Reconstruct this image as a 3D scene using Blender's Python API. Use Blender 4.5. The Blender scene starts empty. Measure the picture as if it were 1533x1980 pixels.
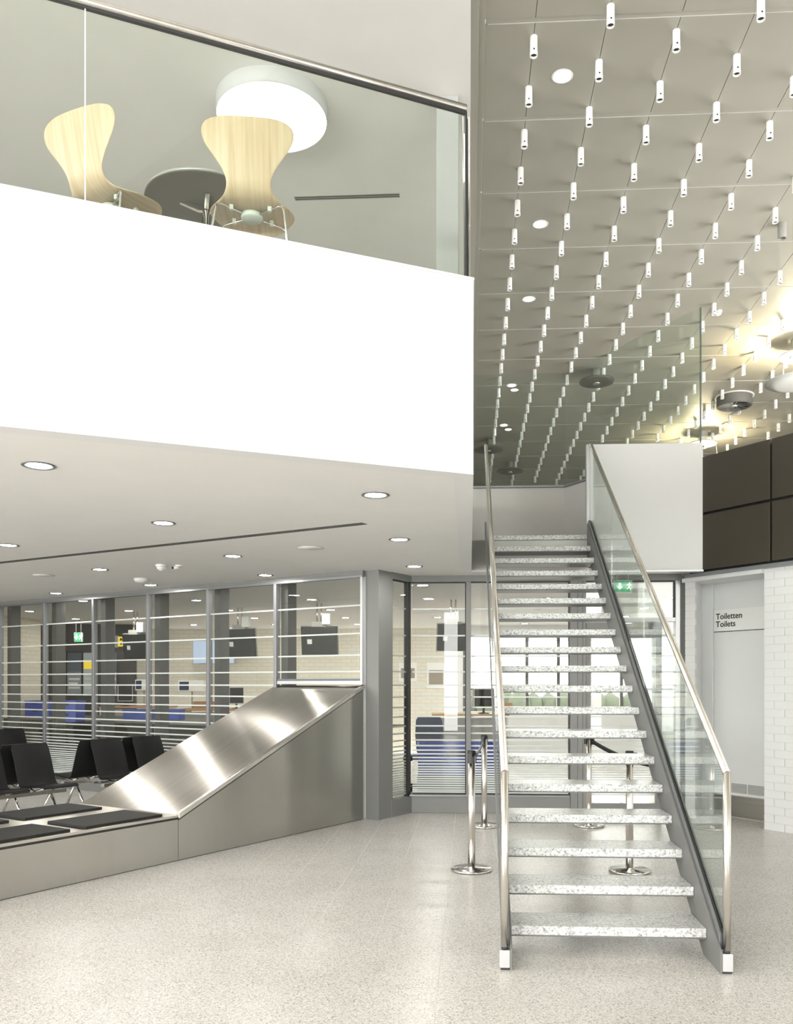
import bpy, math, random
from mathutils import Vector, Matrix
random.seed(7)
R = math.radians
S = bpy.context.scene
COL = S.collection

# ------------------------------------------------------------------ camera
F, CX, HY, EYE, YAW = 1660.0, 815.0, 1323.0, 1.56, R(3.17)
CA, SA = math.cos(YAW), math.sin(YAW)
cam = bpy.data.cameras.new('camera')
cam.sensor_fit = 'HORIZONTAL'
cam.sensor_width = 36
cam.lens = 36 * F / 1533
cam.shift_x = -(CX - 766.5) / 1533
cam.shift_y = (HY - 990) / 1533
cam.clip_end = 200
camo = bpy.data.objects.new('camera', cam)
COL.objects.link(camo)
camo.location = (0, 0, EYE)
camo.rotation_euler = (R(90), 0, YAW)
S.camera = camo

# ------------------------------------------------------------------ light
w = bpy.data.worlds.new('overcast_sky')
S.world = w
w.use_nodes = True
bg = w.node_tree.nodes['Background']
bg.inputs[0].default_value = (1.0, 0.998, 0.965, 1)
bg.inputs[1].default_value = 6.0

def portal(name, loc, rot, sx, sy):
    l = bpy.data.lights.new(name, 'AREA')
    l.shape = 'RECTANGLE'
    l.size, l.size_y = sx, sy
    l.cycles.is_portal = True
    o = bpy.data.objects.new(name, l)
    COL.objects.link(o)
    o.location, o.rotation_euler = loc, rot
portal('hall_window_portal', (-7.6, -5.9, 2.7), (R(90), 0, 0), 10.6, 5.2)
portal('side_window_portal', (-12.95, -.7, 2.7), (R(90), 0, R(-90)), 10.6, 5.2)
portal('office_window_portal', (2.4, 19.2, 1.8), (R(-90), 0, 0), 6.4, 1.8)

S.view_settings.view_transform = 'Standard'
S.view_settings.look = 'None'
S.view_settings.exposure = 0.9
S.view_settings.gamma = 1.0
S.view_settings.use_curve_mapping = False
S.cycles.use_denoising = True
S.cycles.max_bounces = 10
S.cycles.transparent_max_bounces = 24
S.cycles.sample_clamp_indirect = 8
S.cycles.caustics_reflective = False
S.cycles.caustics_refractive = False

# ------------------------------------------------------------------ measuring helpers
def ray(px, py):
    u = (px - CX) / F
    return (-SA + u * CA, CA + u * SA, (HY - py) / F)
def P(px, py, d):
    r = ray(px, py); return Vector((r[0] * d, r[1] * d, EYE + r[2] * d))
def Pz(px, py, z):
    r = ray(px, py); d = (z - EYE) / r[2]; return Vector((r[0] * d, r[1] * d, z))
def PY(px, py, Y):
    r = ray(px, py); d = Y / r[1]; return Vector((r[0] * d, Y, EYE + r[2] * d))
def proj(x, y, z):
    lat = x * CA + y * SA; d = -x * SA + y * CA
    if d < .1: return (-9999, -9999, d)
    return (CX + F * lat / d, HY - F * (z - EYE) / d, d)
def in_view(x, y, z, m=40):
    p = proj(x, y, z); return p[2] > .5 and -m < p[0] < 1533 + m and -m < p[1] < 1980 + m

# ------------------------------------------------------------------ materials
MATS = {}
def mat(name, col, rough=.5, metal=0, spec=.5, emit=None, es=0, coat=0):
    if name in MATS: return MATS[name]
    m = bpy.data.materials.new(name); m.use_nodes = True
    b = m.node_tree.nodes['Principled BSDF']
    b.inputs['Base Color'].default_value = (*col, 1)
    b.inputs['Roughness'].default_value = rough
    b.inputs['Metallic'].default_value = metal
    b.inputs['Specular IOR Level'].default_value = spec
    b.inputs['Coat Weight'].default_value = coat
    if emit:
        b.inputs['Emission Color'].default_value = (*emit, 1)
        b.inputs['Emission Strength'].default_value = es
    MATS[name] = m
    return m
def nt(m):
    n = m.node_tree; return n, n.nodes['Principled BSDF']
def tex(n, kind, scale, src='Object', **kw):
    tc = n.nodes.new('ShaderNodeTexCoord')
    t = n.nodes.new('ShaderNodeTex' + kind)
    t.inputs['Scale'].default_value = scale
    n.links.new(tc.outputs[src], t.inputs['Vector'])
    for k, v in kw.items():
        t.inputs[k].default_value = v
    return t
def ramp(n, src, stops):
    r = n.nodes.new('ShaderNodeValToRGB')
    e = r.color_ramp.elements
    while len(e) < len(stops): e.new(.5)
    for i, (p, c) in enumerate(stops):
        e[i].position = p; e[i].color = (*c, 1)
    n.links.new(src, r.inputs[0])
    return r
def painted(name, col, rough=.55, var=.03, scale=3.0, bump=0, metal=0):
    """slightly uneven paint"""
    m = mat(name, col, rough, metal)
    n, b = nt(m)
    t = tex(n, 'Noise', scale, Detail=3)
    r = ramp(n, t.outputs['Fac'], [(.3, tuple(c * (1 - var) for c in col)), (.7, tuple(min(1, c * (1 + var)) for c in col))])
    n.links.new(r.outputs[0], b.inputs['Base Color'])
    if bump:
        t2 = tex(n, 'Noise', 60, Detail=4)
        bp = n.nodes.new('ShaderNodeBump'); bp.inputs['Strength'].default_value = bump; bp.inputs['Distance'].default_value = .002
        n.links.new(t2.outputs['Fac'], bp.inputs['Height']); n.links.new(bp.outputs[0], b.inputs['Normal'])
    return m
def granite(name, scale, light, mid, dark, rough):
    m = mat(name, mid, rough)
    n, b = nt(m)
    tc = n.nodes.new('ShaderNodeTexCoord')
    geo = n.nodes.new('ShaderNodeNewGeometry')
    v = n.nodes.new('ShaderNodeTexVoronoi'); v.inputs['Scale'].default_value = scale
    no = n.nodes.new('ShaderNodeTexNoise'); no.inputs['Scale'].default_value = scale * .55; no.inputs['Detail'].default_value = 3
    n.links.new(geo.outputs['Position'], v.inputs['Vector']); n.links.new(geo.outputs['Position'], no.inputs['Vector'])
    sep = n.nodes.new('ShaderNodeSeparateColor'); n.links.new(v.outputs['Color'], sep.inputs[0])
    r1 = ramp(n, sep.outputs[0], [(.0, dark), (.22, mid), (.55, light), (.85, tuple(min(1, c * 1.12) for c in light))])
    r2 = ramp(n, no.outputs['Fac'], [(.36, tuple(c * .75 for c in mid)), (.62, light)])
    mx = n.nodes.new('ShaderNodeMix'); mx.data_type = 'RGBA'; mx.inputs[0].default_value = .4
    n.links.new(r1.outputs[0], mx.inputs[6]); n.links.new(r2.outputs[0], mx.inputs[7])
    big = n.nodes.new('ShaderNodeTexNoise'); big.inputs['Scale'].default_value = 1.6
    n.links.new(geo.outputs['Position'], big.inputs['Vector'])
    r3 = ramp(n, big.outputs['Fac'], [(.3, (.93, .92, .91)), (.7, (1, 1, 1))])
    mu = n.nodes.new('ShaderNodeMix'); mu.data_type = 'RGBA'; mu.blend_type = 'MULTIPLY'; mu.inputs[0].default_value = 1
    n.links.new(mx.outputs[2], mu.inputs[6]); n.links.new(r3.outputs[0], mu.inputs[7])
    n.links.new(mu.outputs[2], b.inputs['Base Color'])
    return m
def steel(name, col, rough, aniso=0, rot=0, uv=False, stretch=(1, 1, 1), var=.06):
    m = mat(name, col, rough, 1)
    n, b = nt(m)
    b.inputs['Anisotropic'].default_value = aniso
    b.inputs['Anisotropic Rotation'].default_value = rot
    if aniso:
        tg = n.nodes.new('ShaderNodeTangent')
        if uv: tg.direction_type = 'UV_MAP'
        else: tg.direction_type = 'RADIAL'; tg.axis = 'Z'
        n.links.new(tg.outputs[0], b.inputs['Tangent'])
    tc = n.nodes.new('ShaderNodeTexCoord'); mp = n.nodes.new('ShaderNodeMapping')
    mp.inputs['Scale'].default_value = stretch
    t = n.nodes.new('ShaderNodeTexNoise'); t.inputs['Scale'].default_value = 30; t.inputs['Detail'].default_value = 4
    n.links.new(tc.outputs['Object'], mp.inputs[0]); n.links.new(mp.outputs[0], t.inputs['Vector'])
    r = ramp(n, t.outputs['Fac'], [(.3, tuple(c * (1 - var) for c in col)), (.7, tuple(min(1, c * (1 + var)) for c in col))])
    n.links.new(r.outputs[0], b.inputs['Base Color'])
    return m
def glass(name, tint, refl_ior=1.45):
    m = bpy.data.materials.new(name); m.use_nodes = True
    n = m.node_tree; n.nodes.clear()
    out = n.nodes.new('ShaderNodeOutputMaterial')
    tr = n.nodes.new('ShaderNodeBsdfTransparent'); tr.inputs[0].default_value = (*tint, 1)
    gl = n.nodes.new('ShaderNodeBsdfGlossy'); gl.inputs['Roughness'].default_value = 0.0
    gl.inputs[0].default_value = (1, 1, 1, 1)
    lw = n.nodes.new('ShaderNodeLayerWeight'); lw.inputs[0].default_value = .5
    pw = n.nodes.new('ShaderNodeMath'); pw.operation = 'POWER'; pw.inputs[1].default_value = 5
    n.links.new(lw.outputs['Facing'], pw.inputs[0])
    f0 = ((refl_ior - 1) / (refl_ior + 1)) ** 2
    fr = n.nodes.new('ShaderNodeMath'); fr.operation = 'MULTIPLY_ADD'; fr.inputs[1].default_value = .75 * (1 - f0); fr.inputs[2].default_value = f0
    n.links.new(pw.outputs[0], fr.inputs[0])
    mx = n.nodes.new('ShaderNodeMixShader')
    n.links.new(fr.outputs[0], mx.inputs[0]); n.links.new(tr.outputs[0], mx.inputs[1]); n.links.new(gl.outputs[0], mx.inputs[2])
    n.links.new(mx.outputs[0], out.inputs[0])
    MATS[name] = m
    return m

M = dict(
    floor=granite('floor_granite', 150, (.74, .715, .68), (.52, .50, .47), (.19, .18, .17), .27),
    tread=granite('tread_granite', 105, (.80, .80, .80), (.50, .50, .51), (.12, .12, .13), .3),
    grout=mat('grout', (.80, .78, .74), .7),
    white=painted('white_paint', (.86, .86, .855), .6, .01),
    soffit=painted('soffit_paint', (.90, .89, .865), .7, .012),
    mezz=painted('mezzanine_ceiling_paint', (.78, .765, .735), .7, .015),
    mezzfloor=painted('mezzanine_floor_paint', (.5, .48, .45), .5, .03),
    ceilpanel=painted('ceiling_panel_metal', (.385, .368, .315), .45, .02, 1.2),
    ceilback=mat('ceiling_joint', (.17, .16, .14), .6),
    ceilprof=mat('ceiling_profile', (.40, .385, .335), .4),
    cylw=mat('fixture_white', (.93, .93, .92), .35),
    dark=mat('dark_opening', (.015, .015, .015), .6),
    steelrail=steel('brushed_rail_steel', (.78, .745, .70), .23, 0, stretch=(1, 1, .05)),
    steelbelt=steel('brushed_belt_steel', (.70, .665, .61), .29, .93, .0, True, stretch=(1, .02, .02)),
    steelside=steel('brushed_side_steel', (.50, .485, .45), .23, .9, .25, True, stretch=(1, .6, .02), var=.02),
    chrome=steel('polished_steel', (.78, .76, .73), .12, 0),
    alu=mat('anodised_aluminium', (.27, .275, .285), .4, .6),
    alulight=mat('light_aluminium', (.56, .565, .57), .4, .4),
    greyframe=painted('grey_powder_coat', (.215, .217, .21), .5, .02),
    landpaint=painted('landing_grey_paint', (.58, .565, .55), .55, .01),
    panelgrey=painted('parapet_light_grey', (.66, .66, .655), .5, .01),
    darkframe=mat('dark_gasket', (.03, .03, .03), .5),
    darkpost=painted('dark_steel_post', (.11, .11, .105), .5, .03),
    stringer=painted('stringer_grey_paint', (.175, .175, .17), .45, .015),
    brown=painted('brown_clad_panel', (.044, .036, .026), .36, .06, 1.5),
    blackgap=mat('cladding_gap', (.008, .008, .008), .8),
    brick=painted('white_painted_brick', (.77, .77, .77), .5, .02, 2, .25),
    brickjoint=painted('white_painted_joint', (.70, .70, .70), .7, .01),
    door=painted('door_white_paint', (.74, .75, .745), .45, .008),
    rubber=painted('black_rubber', (.018, .0175, .016), .6, .1, 6),
    blackply=painted('black_seat_laminate', (.010, .010, .0105), .55, .1, 6),
    black=mat('black_plastic', (.009, .009, .009), .45),
    glass_b=glass('balustrade_glass', (.94, .962, .935), 1.45),
    glass_s=glass('stair_glass', (.93, .965, .945), 1.45),
    glass_w=glass('window_glass', (.955, .965, .95), 1.42),
    frit=mat('printed_stripe_white', (.60, .64, .61), .5),
    lampon=mat('lamp_diffuser', (1, 1, 1), .5, emit=(1, .97, .92), es=100),
    lampbig=mat('large_lamp_diffuser', (1, 1, 1), .5, emit=(1, .98, .95), es=12),
    spoton=mat('spot_lamp', (1, 1, 1), .5, emit=(1, .97, .9), es=30),
    lampring=mat('lamp_trim_ring', (.16, .16, .155), .35, .5),
    plasticw=mat('white_plastic', (.82, .82, .80), .4),
    hubgreen=mat('pale_plastic', (.66, .72, .66), .4),
    ventgrey=mat('vent_grey', (.36, .355, .33), .5),
    blue=painted('blue_crate_plastic', (.03, .07, .42), .4, .1),
    bluedk=mat('navy_fabric', (.02, .035, .09), .8),
    officebrick=mat('office_wall', (.60, .57, .49), .6),
    darkwall=painted('dark_bulkhead', (.05, .046, .04), .6, .05),
    counter=painted('dark_counter', (.06, .057, .05), .5, .05),
    wooddesk=mat('orange_wood', (.46, .24, .09), .45),
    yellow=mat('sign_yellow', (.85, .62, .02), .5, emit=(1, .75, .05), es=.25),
    green=mat('sign_green', (.01, .30, .10), .5, emit=(.02, .6, .25), es=.35),
    signwhite=mat('sign_white', (.9, .95, .9), .5, emit=(.9, 1, .92), es=.6),
    ink=mat('black_ink', (.02, .02, .02), .6),
    cardboard=mat('cardboard', (.36, .22, .12), .8),
    screenblue=mat('lit_screen', (.1, .1, .1), .3, emit=(.45, .58, .78), es=.45),
)
# wood veneer of the shell chairs
nt(M['blackply'])[1].inputs['Specular IOR Level'].default_value = .2
nt(M['rubber'])[1].inputs['Specular IOR Level'].default_value = .3
wm = mat('birch_veneer', (.72, .53, .31), .35); n_, b_ = nt(wm)
tc_ = n_.nodes.new('ShaderNodeTexCoord'); mp_ = n_.nodes.new('ShaderNodeMapping'); mp_.inputs['Scale'].default_value = (26, 1.2, 1.2)
t_ = n_.nodes.new('ShaderNodeTexNoise'); t_.inputs['Scale'].default_value = 1.6; t_.inputs['Detail'].default_value = 5
n_.links.new(tc_.outputs['Object'], mp_.inputs[0]); n_.links.new(mp_.outputs[0], t_.inputs['Vector'])
r_ = ramp(n_, t_.outputs['Fac'], [(.25, (.53, .39, .245)), (.5, (.63, .495, .335)), (.75, (.71, .585, .425))])
n_.links.new(r_.outputs[0], b_.inputs['Base Color']); M['wood'] = wm
# brick pattern for the walls deep inside the office
n_, b_ = nt(M['officebrick'])
tc_ = n_.nodes.new('ShaderNodeTexCoord'); mp_ = n_.nodes.new('ShaderNodeMapping'); mp_.inputs['Rotation'].default_value = (R(90), 0, 0)
bt = n_.nodes.new('ShaderNodeTexBrick'); bt.inputs['Scale'].default_value = 1
bt.inputs['Brick Width'].default_value = .25; bt.inputs['Row Height'].default_value = .086; bt.inputs['Mortar Size'].default_value = .006
bt.inputs['Color1'].default_value = (.76, .71, .60, 1); bt.inputs['Color2'].default_value = (.72, .68, .57, 1); bt.inputs['Mortar'].default_value = (.60, .565, .48, 1)
n_.links.new(tc_.outputs['Object'], mp_.inputs[0]); n_.links.new(mp_.outputs[0], bt.inputs['Vector']); n_.links.new(bt.outputs[0], b_.inputs['Base Color'])

# ------------------------------------------------------------------ mesh builder
class G:
    def __init__(s): s.v = []; s.f = []; s.s = []; s.m = []
    def add(s, vs, fs, smooth=False, mi=0):
        o = len(s.v); s.v += [tuple(v) for v in vs]
        for f in fs: s.f.append([i + o for i in f]); s.s.append(smooth); s.m.append(mi)
        return s
    def box(s, x0, y0, z0, x1, y1, z1, mi=0):
        x0, x1 = sorted((x0, x1)); y0, y1 = sorted((y0, y1)); z0, z1 = sorted((z0, z1))
        vs = [(x0, y0, z0), (x1, y0, z0), (x1, y1, z0), (x0, y1, z0), (x0, y0, z1), (x1, y0, z1), (x1, y1, z1), (x0, y1, z1)]
        return s.add(vs, [(0, 3, 2, 1), (4, 5, 6, 7), (0, 1, 5, 4), (1, 2, 6, 5), (2, 3, 7, 6), (3, 0, 4, 7)], mi=mi)
    def prism(s, poly, a0, a1, axis='z', mi=0):
        n = len(poly)
        def pt(p, a):
            if axis == 'z': return (p[0], p[1], a)
            if axis == 'x': return (a, p[0], p[1])
            return (p[0], a, p[1])
        vs = [pt(p, a0) for p in poly] + [pt(p, a1) for p in poly]
        fs = [list(range(n)), list(range(2 * n - 1, n - 1, -1))] + [(i, i + n, (i + 1) % n + n, (i + 1) % n) for i in range(n)]
        return s.add(vs, fs, mi=mi)
    def lathe(s, prof, n=24, c=(0, 0, 0), smooth=True, mi=0, cap=True):
        vs = []; fs = []
        for (r, z) in prof:
            for k in range(n):
                a = 2 * math.pi * k / n
                vs.append((c[0] + r * math.cos(a), c[1] + r * math.sin(a), c[2] + z))
        for j in range(len(prof) - 1):
            for k in range(n):
                k2 = (k + 1) % n
                fs.append((j * n + k, j * n + k2, (j + 1) * n + k2, (j + 1) * n + k))
        s.add(vs, fs, smooth, mi)
        if cap:
            o = len(s.v) - len(vs)
            if prof[0][0] > 1e-4: s.f.append([o + k for k in range(n)][::-1]); s.s.append(False); s.m.append(mi)
            if prof[-1][0] > 1e-4: s.f.append([o + (len(prof) - 1) * n + k for k in range(n)]); s.s.append(False); s.m.append(mi)
        return s
    def cyl(s, c, r, z0, z1, n=20, mi=0): return s.lathe([(r, z0), (r, z1)], n, (c[0], c[1], 0), True, mi)
    def tube(s, pts, r, n=10, mi=0):
        pts = [Vector(p) for p in pts]; rings = []
        for i, p in enumerate(pts):
            if i == 0: t = (pts[1] - p).normalized()
            elif i == len(pts) - 1: t = (p - pts[i - 1]).normalized()
            else: t = ((p - pts[i - 1]).normalized() + (pts[i + 1] - p).normalized()).normalized()
            up = Vector((0, 0, 1)) if abs(t.z) < .95 else Vector((1, 0, 0))
            a = t.cross(up).normalized(); b = t.cross(a).normalized()
            k = 1.0
            if 0 < i < len(pts) - 1:
                k = 1 / max(.5, math.cos((pts[i + 1] - p).angle(p - pts[i - 1]) / 2))
            rings.append([p + (a * math.cos(2 * math.pi * q / n) + b * math.sin(2 * math.pi * q / n)) * r for q in range(n)])
        vs = [v for rg in rings for v in rg]; fs = []
        for j in range(len(rings) - 1):
            for q in range(n):
                q2 = (q + 1) % n
                fs.append((j * n + q, (j + 1) * n + q, (j + 1) * n + q2, j * n + q2))
        s.add(vs, fs, True, mi); o = len(s.v) - len(vs)
        s.f.append([o + q for q in range(n)]); s.s.append(False); s.m.append(mi)
        s.f.append([o + (len(rings) - 1) * n + q for q in range(n)][::-1]); s.s.append(False); s.m.append(mi)
        return s
    def mesh(s, name, mats):
        me = bpy.data.meshes.new(name); me.from_pydata(s.v, [], s.f)
        for m in mats: me.materials.append(m)
        me.polygons.foreach_set('use_smooth', s.s); me.polygons.foreach_set('material_index', s.m)
        me.validate(); me.update()
        import bmesh
        bm = bmesh.new(); bm.from_mesh(me); bmesh.ops.recalc_face_normals(bm, faces=bm.faces); bm.to_mesh(me); bm.free()
        return me
def mk(name, g, m, parent=None, loc=(0, 0, 0), rot=(0, 0, 0), bevel=0, label=None, cat=None, group=None, kind=None):
    ms = m if isinstance(m, (list, tuple)) else [m]
    me = g if isinstance(g, bpy.types.Mesh) else g.mesh(name, ms)
    o = bpy.data.objects.new(name, me); COL.objects.link(o)
    o.location, o.rotation_euler = loc, rot
    if parent: o.parent = parent
    if bevel:
        b = o.modifiers.new('bevel', 'BEVEL'); b.width = bevel; b.segments = 2; b.limit_method = 'ANGLE'
    return tag(o, label, cat, group, kind)
def tag(o, label=None, cat=None, group=None, kind=None):
    for k, v in (('label', label), ('category', cat), ('group', group), ('kind', kind)):
        if v: o[k] = v
    return o
def root(name, loc=(0, 0, 0), rz=0, label=None, cat=None, group=None, kind=None):
    o = bpy.data.objects.new(name, None); COL.objects.link(o); o.empty_display_size = .1
    o.location = loc; o.rotation_euler = (0, 0, rz)
    return tag(o, label, cat, group, kind)
def tree_copy(o, loc, rz=None, label=None):
    c = o.copy(); COL.objects.link(c); c.location = loc
    if rz is not None: c.rotation_euler = (0, 0, rz)
    if label: c['label'] = label
    for ch in list(o.children):
        d = ch.copy(); COL.objects.link(d); d.parent = c
        for g in list(ch.children):
            e = g.copy(); COL.objects.link(e); e.parent = d
    return c
def box(*a): return G().box(*a)
def uv_planar(o, ax_u, ax_v):
    me = o.data; uv = me.uv_layers.new(name='UVMap')
    for l in me.loops:
        c = me.vertices[l.vertex_index].co
        uv.data[l.index].uv = (c.dot(Vector(ax_u)), c.dot(Vector(ax_v)))
def text_mesh(txt, size, depth=.0015):
    cu = bpy.data.curves.new('lettering', 'FONT'); cu.body = txt; cu.size = size; cu.extrude = depth; cu.resolution_u = 3
    cu.offset = .0012
    o = bpy.data.objects.new('lettering', cu); COL.objects.link(o)
    me = bpy.data.meshes.new_from_object(o.evaluated_get(bpy.context.evaluated_depsgraph_get()))
    bpy.data.objects.remove(o); bpy.data.curves.remove(cu)
    return me

# ================================================================== STRUCTURE
ZS, ZC, ZM, ZF, ZL = 2.875, 6.56, 6.40, 4.05, 3.272      # soffit, hall ceiling, mezzanine ceiling, mezzanine floor, landing
YG = 10.45                                               # front glazing
ED = Vector((.4866, .8736, 0))                           # belt direction (away)
FO = Vector((-1.217, 9.87, 0)); FRZ = math.atan2(.4866, -.8736)   # facade frame: +x along the facade to the left, +y out into the hall
BD = Vector((.903, .4294, 0)); BO = Vector((.026, 5.386, 0)); BRZ = math.atan2(BD.y, BD.x)

# floor: grout bed with granite tiles
fl = mk('floor', box(-13, -6, -.2, 8, 19.5, -.0009), M['grout'], kind='structure')
TW, TL, TX, TY = .4125, .825, -.161, 4.93
tile_me = box(.0012, .0012, -.006, TW - .0012, TL - .0012, 0).mesh('floor_tile', [M['floor']])
cand = []
for i in range(-32, 21):
    for j in range(-14, 24):
        x, y = TX + i * TW, TY + j * TL
        vis = any(in_view(x + a * TW, y + b * TL, 0, 30) for a in (0, 1) for b in (0, 1))
        if y + TL < 19.5: cand.append((0 if vis and y < 11.5 else 1, y, x, i, j))
cand.sort()
rest = G()
for k, (v, y, x, i, j) in enumerate(cand):
    if v == 0 and k < 290:
        mk('floor_tile', tile_me, None, fl, (x, y, 0))
    else:
        rest.box(x + .0012, y + .0012, -.006, x + TW - .0012, y + TL - .0012, 0)
mk('far_floor_tiling', rest, M['floor'], fl, kind='stuff')

# hall ceiling: backing, profiles, panels
ce = mk('ceiling', box(.125, -6, ZC + .012, 14, 27, ZC + .1), M['ceilback'], kind='structure')
CW, CL, CX0, CY0 = .5425, 1.1275, .498, 6.504
pan_me = box(.0025, .028, 0, CW - .0025, CL - .028, .014).mesh('ceiling_panel', [M['ceilpanel']])
prof_me = box(0, -.024, .006, CW, .024, .016).mesh('joint_profile', [M['ceilprof']])
rest = G(); cand = []
for i in range(-1, 26):
    for j in range(-12, 19):
        x, y = CX0 + i * CW, CY0 + j * CL
        if x + CW > 14: continue
        vis = any(in_view(x + a * CW, y + b * CL, ZC, 10) for a in (0, 1) for b in (0, 1)) and proj(x + .3, y + .5, ZC)[1] < 945
        cand.append((0 if vis else 1, y, x))
cand.sort()
for k, (v, y, x) in enumerate(cand):
    if v == 0 and k < 295: mk('ceiling_panel', pan_me, None, ce, (x, y, ZC))
    else: rest.box(x + .0025, y + .028, ZC, x + CW - .0025, y + CL - .028, ZC + .014)
mk('far_ceiling_panels', rest, M['ceilpanel'], ce, kind='stuff')
pr = G()
for j in range(-12, 19): pr.box(.125, CY0 + j * CL - .022, ZC + .005, 14, CY0 + j * CL + .022, ZC + .0125)
mk('joint_profiles', pr, M['ceilprof'], ce)
pe = G()
for j in range(-12, 19): pe.box(.14, CY0 + j * CL + .0225, ZC + .001, 14, CY0 + j * CL + .0265, ZC + .0115)
mk('joint_edge_glints', pe, mat('joint_edge_glint', (.60, .59, .55), .4), ce)  # pale strips paint the light caught along the joint edges
mk('trim_1', G().box(.012, -6, ZC - .05, .075, 27, ZC + .1).box(.075, -6, ZC - .012, .122, 27, ZC + .1), M['ceilprof'], kind='structure', bevel=.003)

# mezzanine slab: soffit, parapet fascia, floor, ceiling
def bal(x, off=0):            # y of the balcony line at x
    return BO.y + (x - BO.x) * BD.y / BD.x + off
mk('ceiling_soffit', G().prism([(-13, bal(-13)), (.026, bal(.026)), (.026, 9.97), (5, 9.97), (5, 24), (-13, 24)], ZS, ZS + .02), M['soffit'], kind='structure')
wb = mk('wall_balcony', G().prism([(-13, bal(-13, -.001)), (.0265, bal(.0265, -.001)), (.0265, 9.9), (-.1, 9.9), (-.1, bal(-.1, .14)), (-13, bal(-13, .14))], ZS - .002, 4.088), M['white'], kind='structure')
mk('coping', G().prism([(-13, bal(-13, -.008)), (.032, bal(.032, -.008)), (.032, 9.9), (-.11, 9.9), (-.11, bal(-.11, .15)), (-13, bal(-13, .15))], 4.089, 4.104), M['white'], wb)
mk('floor_mezzanine', G().prism([(-13, bal(-13, .16)), (-.12, bal(-.12, .16)), (-.12, 12), (-13, 12)], 3.9, ZF), M['mezzfloor'], kind='structure')
mk('ceiling_mezzanine', box(-13, -6, ZM, .012, 14, ZM + .26), M['mezz'], kind='structure')
mk('wall_mezzanine_back', box(-13, 12.6, ZS + .03, .012, 12.7, ZM), M['mezz'], kind='structure')
mk('wall_mezzanine_column', box(-.268, 7.06, ZF, -.088, 7.24, ZM), painted('column_pale_grey', (.44, .455, .45), .55, .01), kind='structure', bevel=.004)

# hall shell outside the view: window wall behind the camera and side walls
hw = mk('wall_window_side', G().box(-13, -6.1, 0, 8, -5.95, .1).box(-13, -6.1, 5.3, 8, -5.95, 6.7).box(-2.4, -6.1, .1, -.78, -5.95, 5.3).box(-.36, -6.1, .1, 3.6, -5.95, 5.3).box(4.1, -6.1, .1, 5.2, -5.95, 5.3), M['white'], kind='structure')  # solid piers and slits shaped to control reflections in the front glazing
for k in range(8):
    x = -13 + k * 1.5
    mk('window_post', box(x - .05, -6.1, .1, x + .05, -5.95, 5.3), M['greyframe'], hw)
wl = mk('wall_left', G().box(-13.1, 4.6, 0, -13, 24, ZC).box(-13.1, -6, 5.3, -13, 4.6, ZC).box(-13.1, -6, 0, -13, 4.6, .1), M['white'], kind='structure')  # opening and solid part divided to steer daylight and facade reflections
for k in range(8):
    y = -6 + k * 1.5
    mk('window_post', box(-13.1, y - .05, .1, -13, y + .05, 5.3), M['greyframe'], wl)
mk('wall_light_stop_front', box(8, 3, 0, 14.1, 3.1, ZC + .1), M['white'], kind='structure')  # unseen wall added to stop sky light leaking onto the far ceiling
mk('wall_light_stop_left', box(-.1, 12.7, ZS + .03, .01, 27, ZC + .1), M['mezzfloor'], kind='structure')  # added to close the upper left side against leaking sky light
mk('wall_right_side', box(8, -6, 0, 8.1, 4, ZC), M['white'], kind='structure')
mk('wall_far', box(.012, 27, ZS + .03, 14.1, 27.1, ZC + .1), M['white'], kind='structure')
mk('floor_upper', box(.03, 12.1, ZS + .025, 14, 27, ZS + .12), M['white'], kind='structure')
mk('wall_far_right', box(14, 3, 0, 14.1, 27, ZC + .1), M['white'], kind='structure')

# ------------------------------------------------------------------ landing
mk('floor_landing', G().prism([(.03, 9.97), (1.38, 9.97), (2.6, 9.98), (1.36, 11.98), (.03, 11.98)], ZS + .025, ZL - .05), M['landpaint'], kind='structure')
mk('wall_landing_fascia', box(.03, 9.93, ZS - .02, 1.375, 9.965, ZL - .052), M['landpaint'], kind='structure')
DI = Vector((1.325, 11.98, 0)); DE = Vector((2.62, 10.0, 0)); dd = (DE - DI).normalized(); dn = Vector((dd.y, -dd.x, 0))
WT = 4.315
mk('wall_landing_back', box(-.1, 11.98, ZL, 1.33, 12.06, WT - .03), M['landpaint'], kind='structure')
mk('trim_2', G().box(-.1, 11.955, WT - .028, 1.33, 12.085, WT), M['alu'], kind='structure', bevel=.003)
def strip(a, b, n, t0, t1, z0, z1):
    a0, b0, b1, a1 = a + n * t0, b + n * t0, b + n * t1, a + n * t1
    return G().prism([(p.x, p.y) for p in (a0, b0, b1, a1)], z0, z1)
mk('wall_landing_side', strip(DI, DE, dn, 0, -.08, ZL, WT - .03), M['landpaint'], kind='structure')
mk('trim_3', strip(DI, DE, dn, .025, -.105, WT - .028, WT), M['alu'], kind='structure', bevel=.003)
mk('glass_screen', box(-.05, 12.01, WT, 1.345, 12.022, 5.885), M['glass_s'], label='clear glass screen on the rear parapet of the stair landing', cat='glass screen')
gs = mk('glass_screen', strip(DI, DE, dn, -.034, -.046, WT, 5.885), M['glass_s'], label='greenish angled glass screen rising from the side parapet of the landing', cat='glass screen')
e0 = DE + dn * -.04
mk('edge_strip', G().box(e0.x - .008, e0.y - .008, WT, e0.x + .008, e0.y + .008, 5.885), mat('glass_edge', (.09, .13, .11), .2), gs, label='dark polished glass edge')
wp = mk('wall_parapet', box(1.385, 9.95, ZS - .01, 2.66, 10.02, WT), M['panelgrey'], kind='structure', bevel=.004)
mk('lower_lip', box(1.37, 9.92, ZS - .032, 2.66, 10.04, ZS - .012), M['alulight'], wp)
mk('end_plate', box(1.345, 9.945, ZL, 1.384, 10.02, WT), M['alulight'], wp, bevel=.003)

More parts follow.
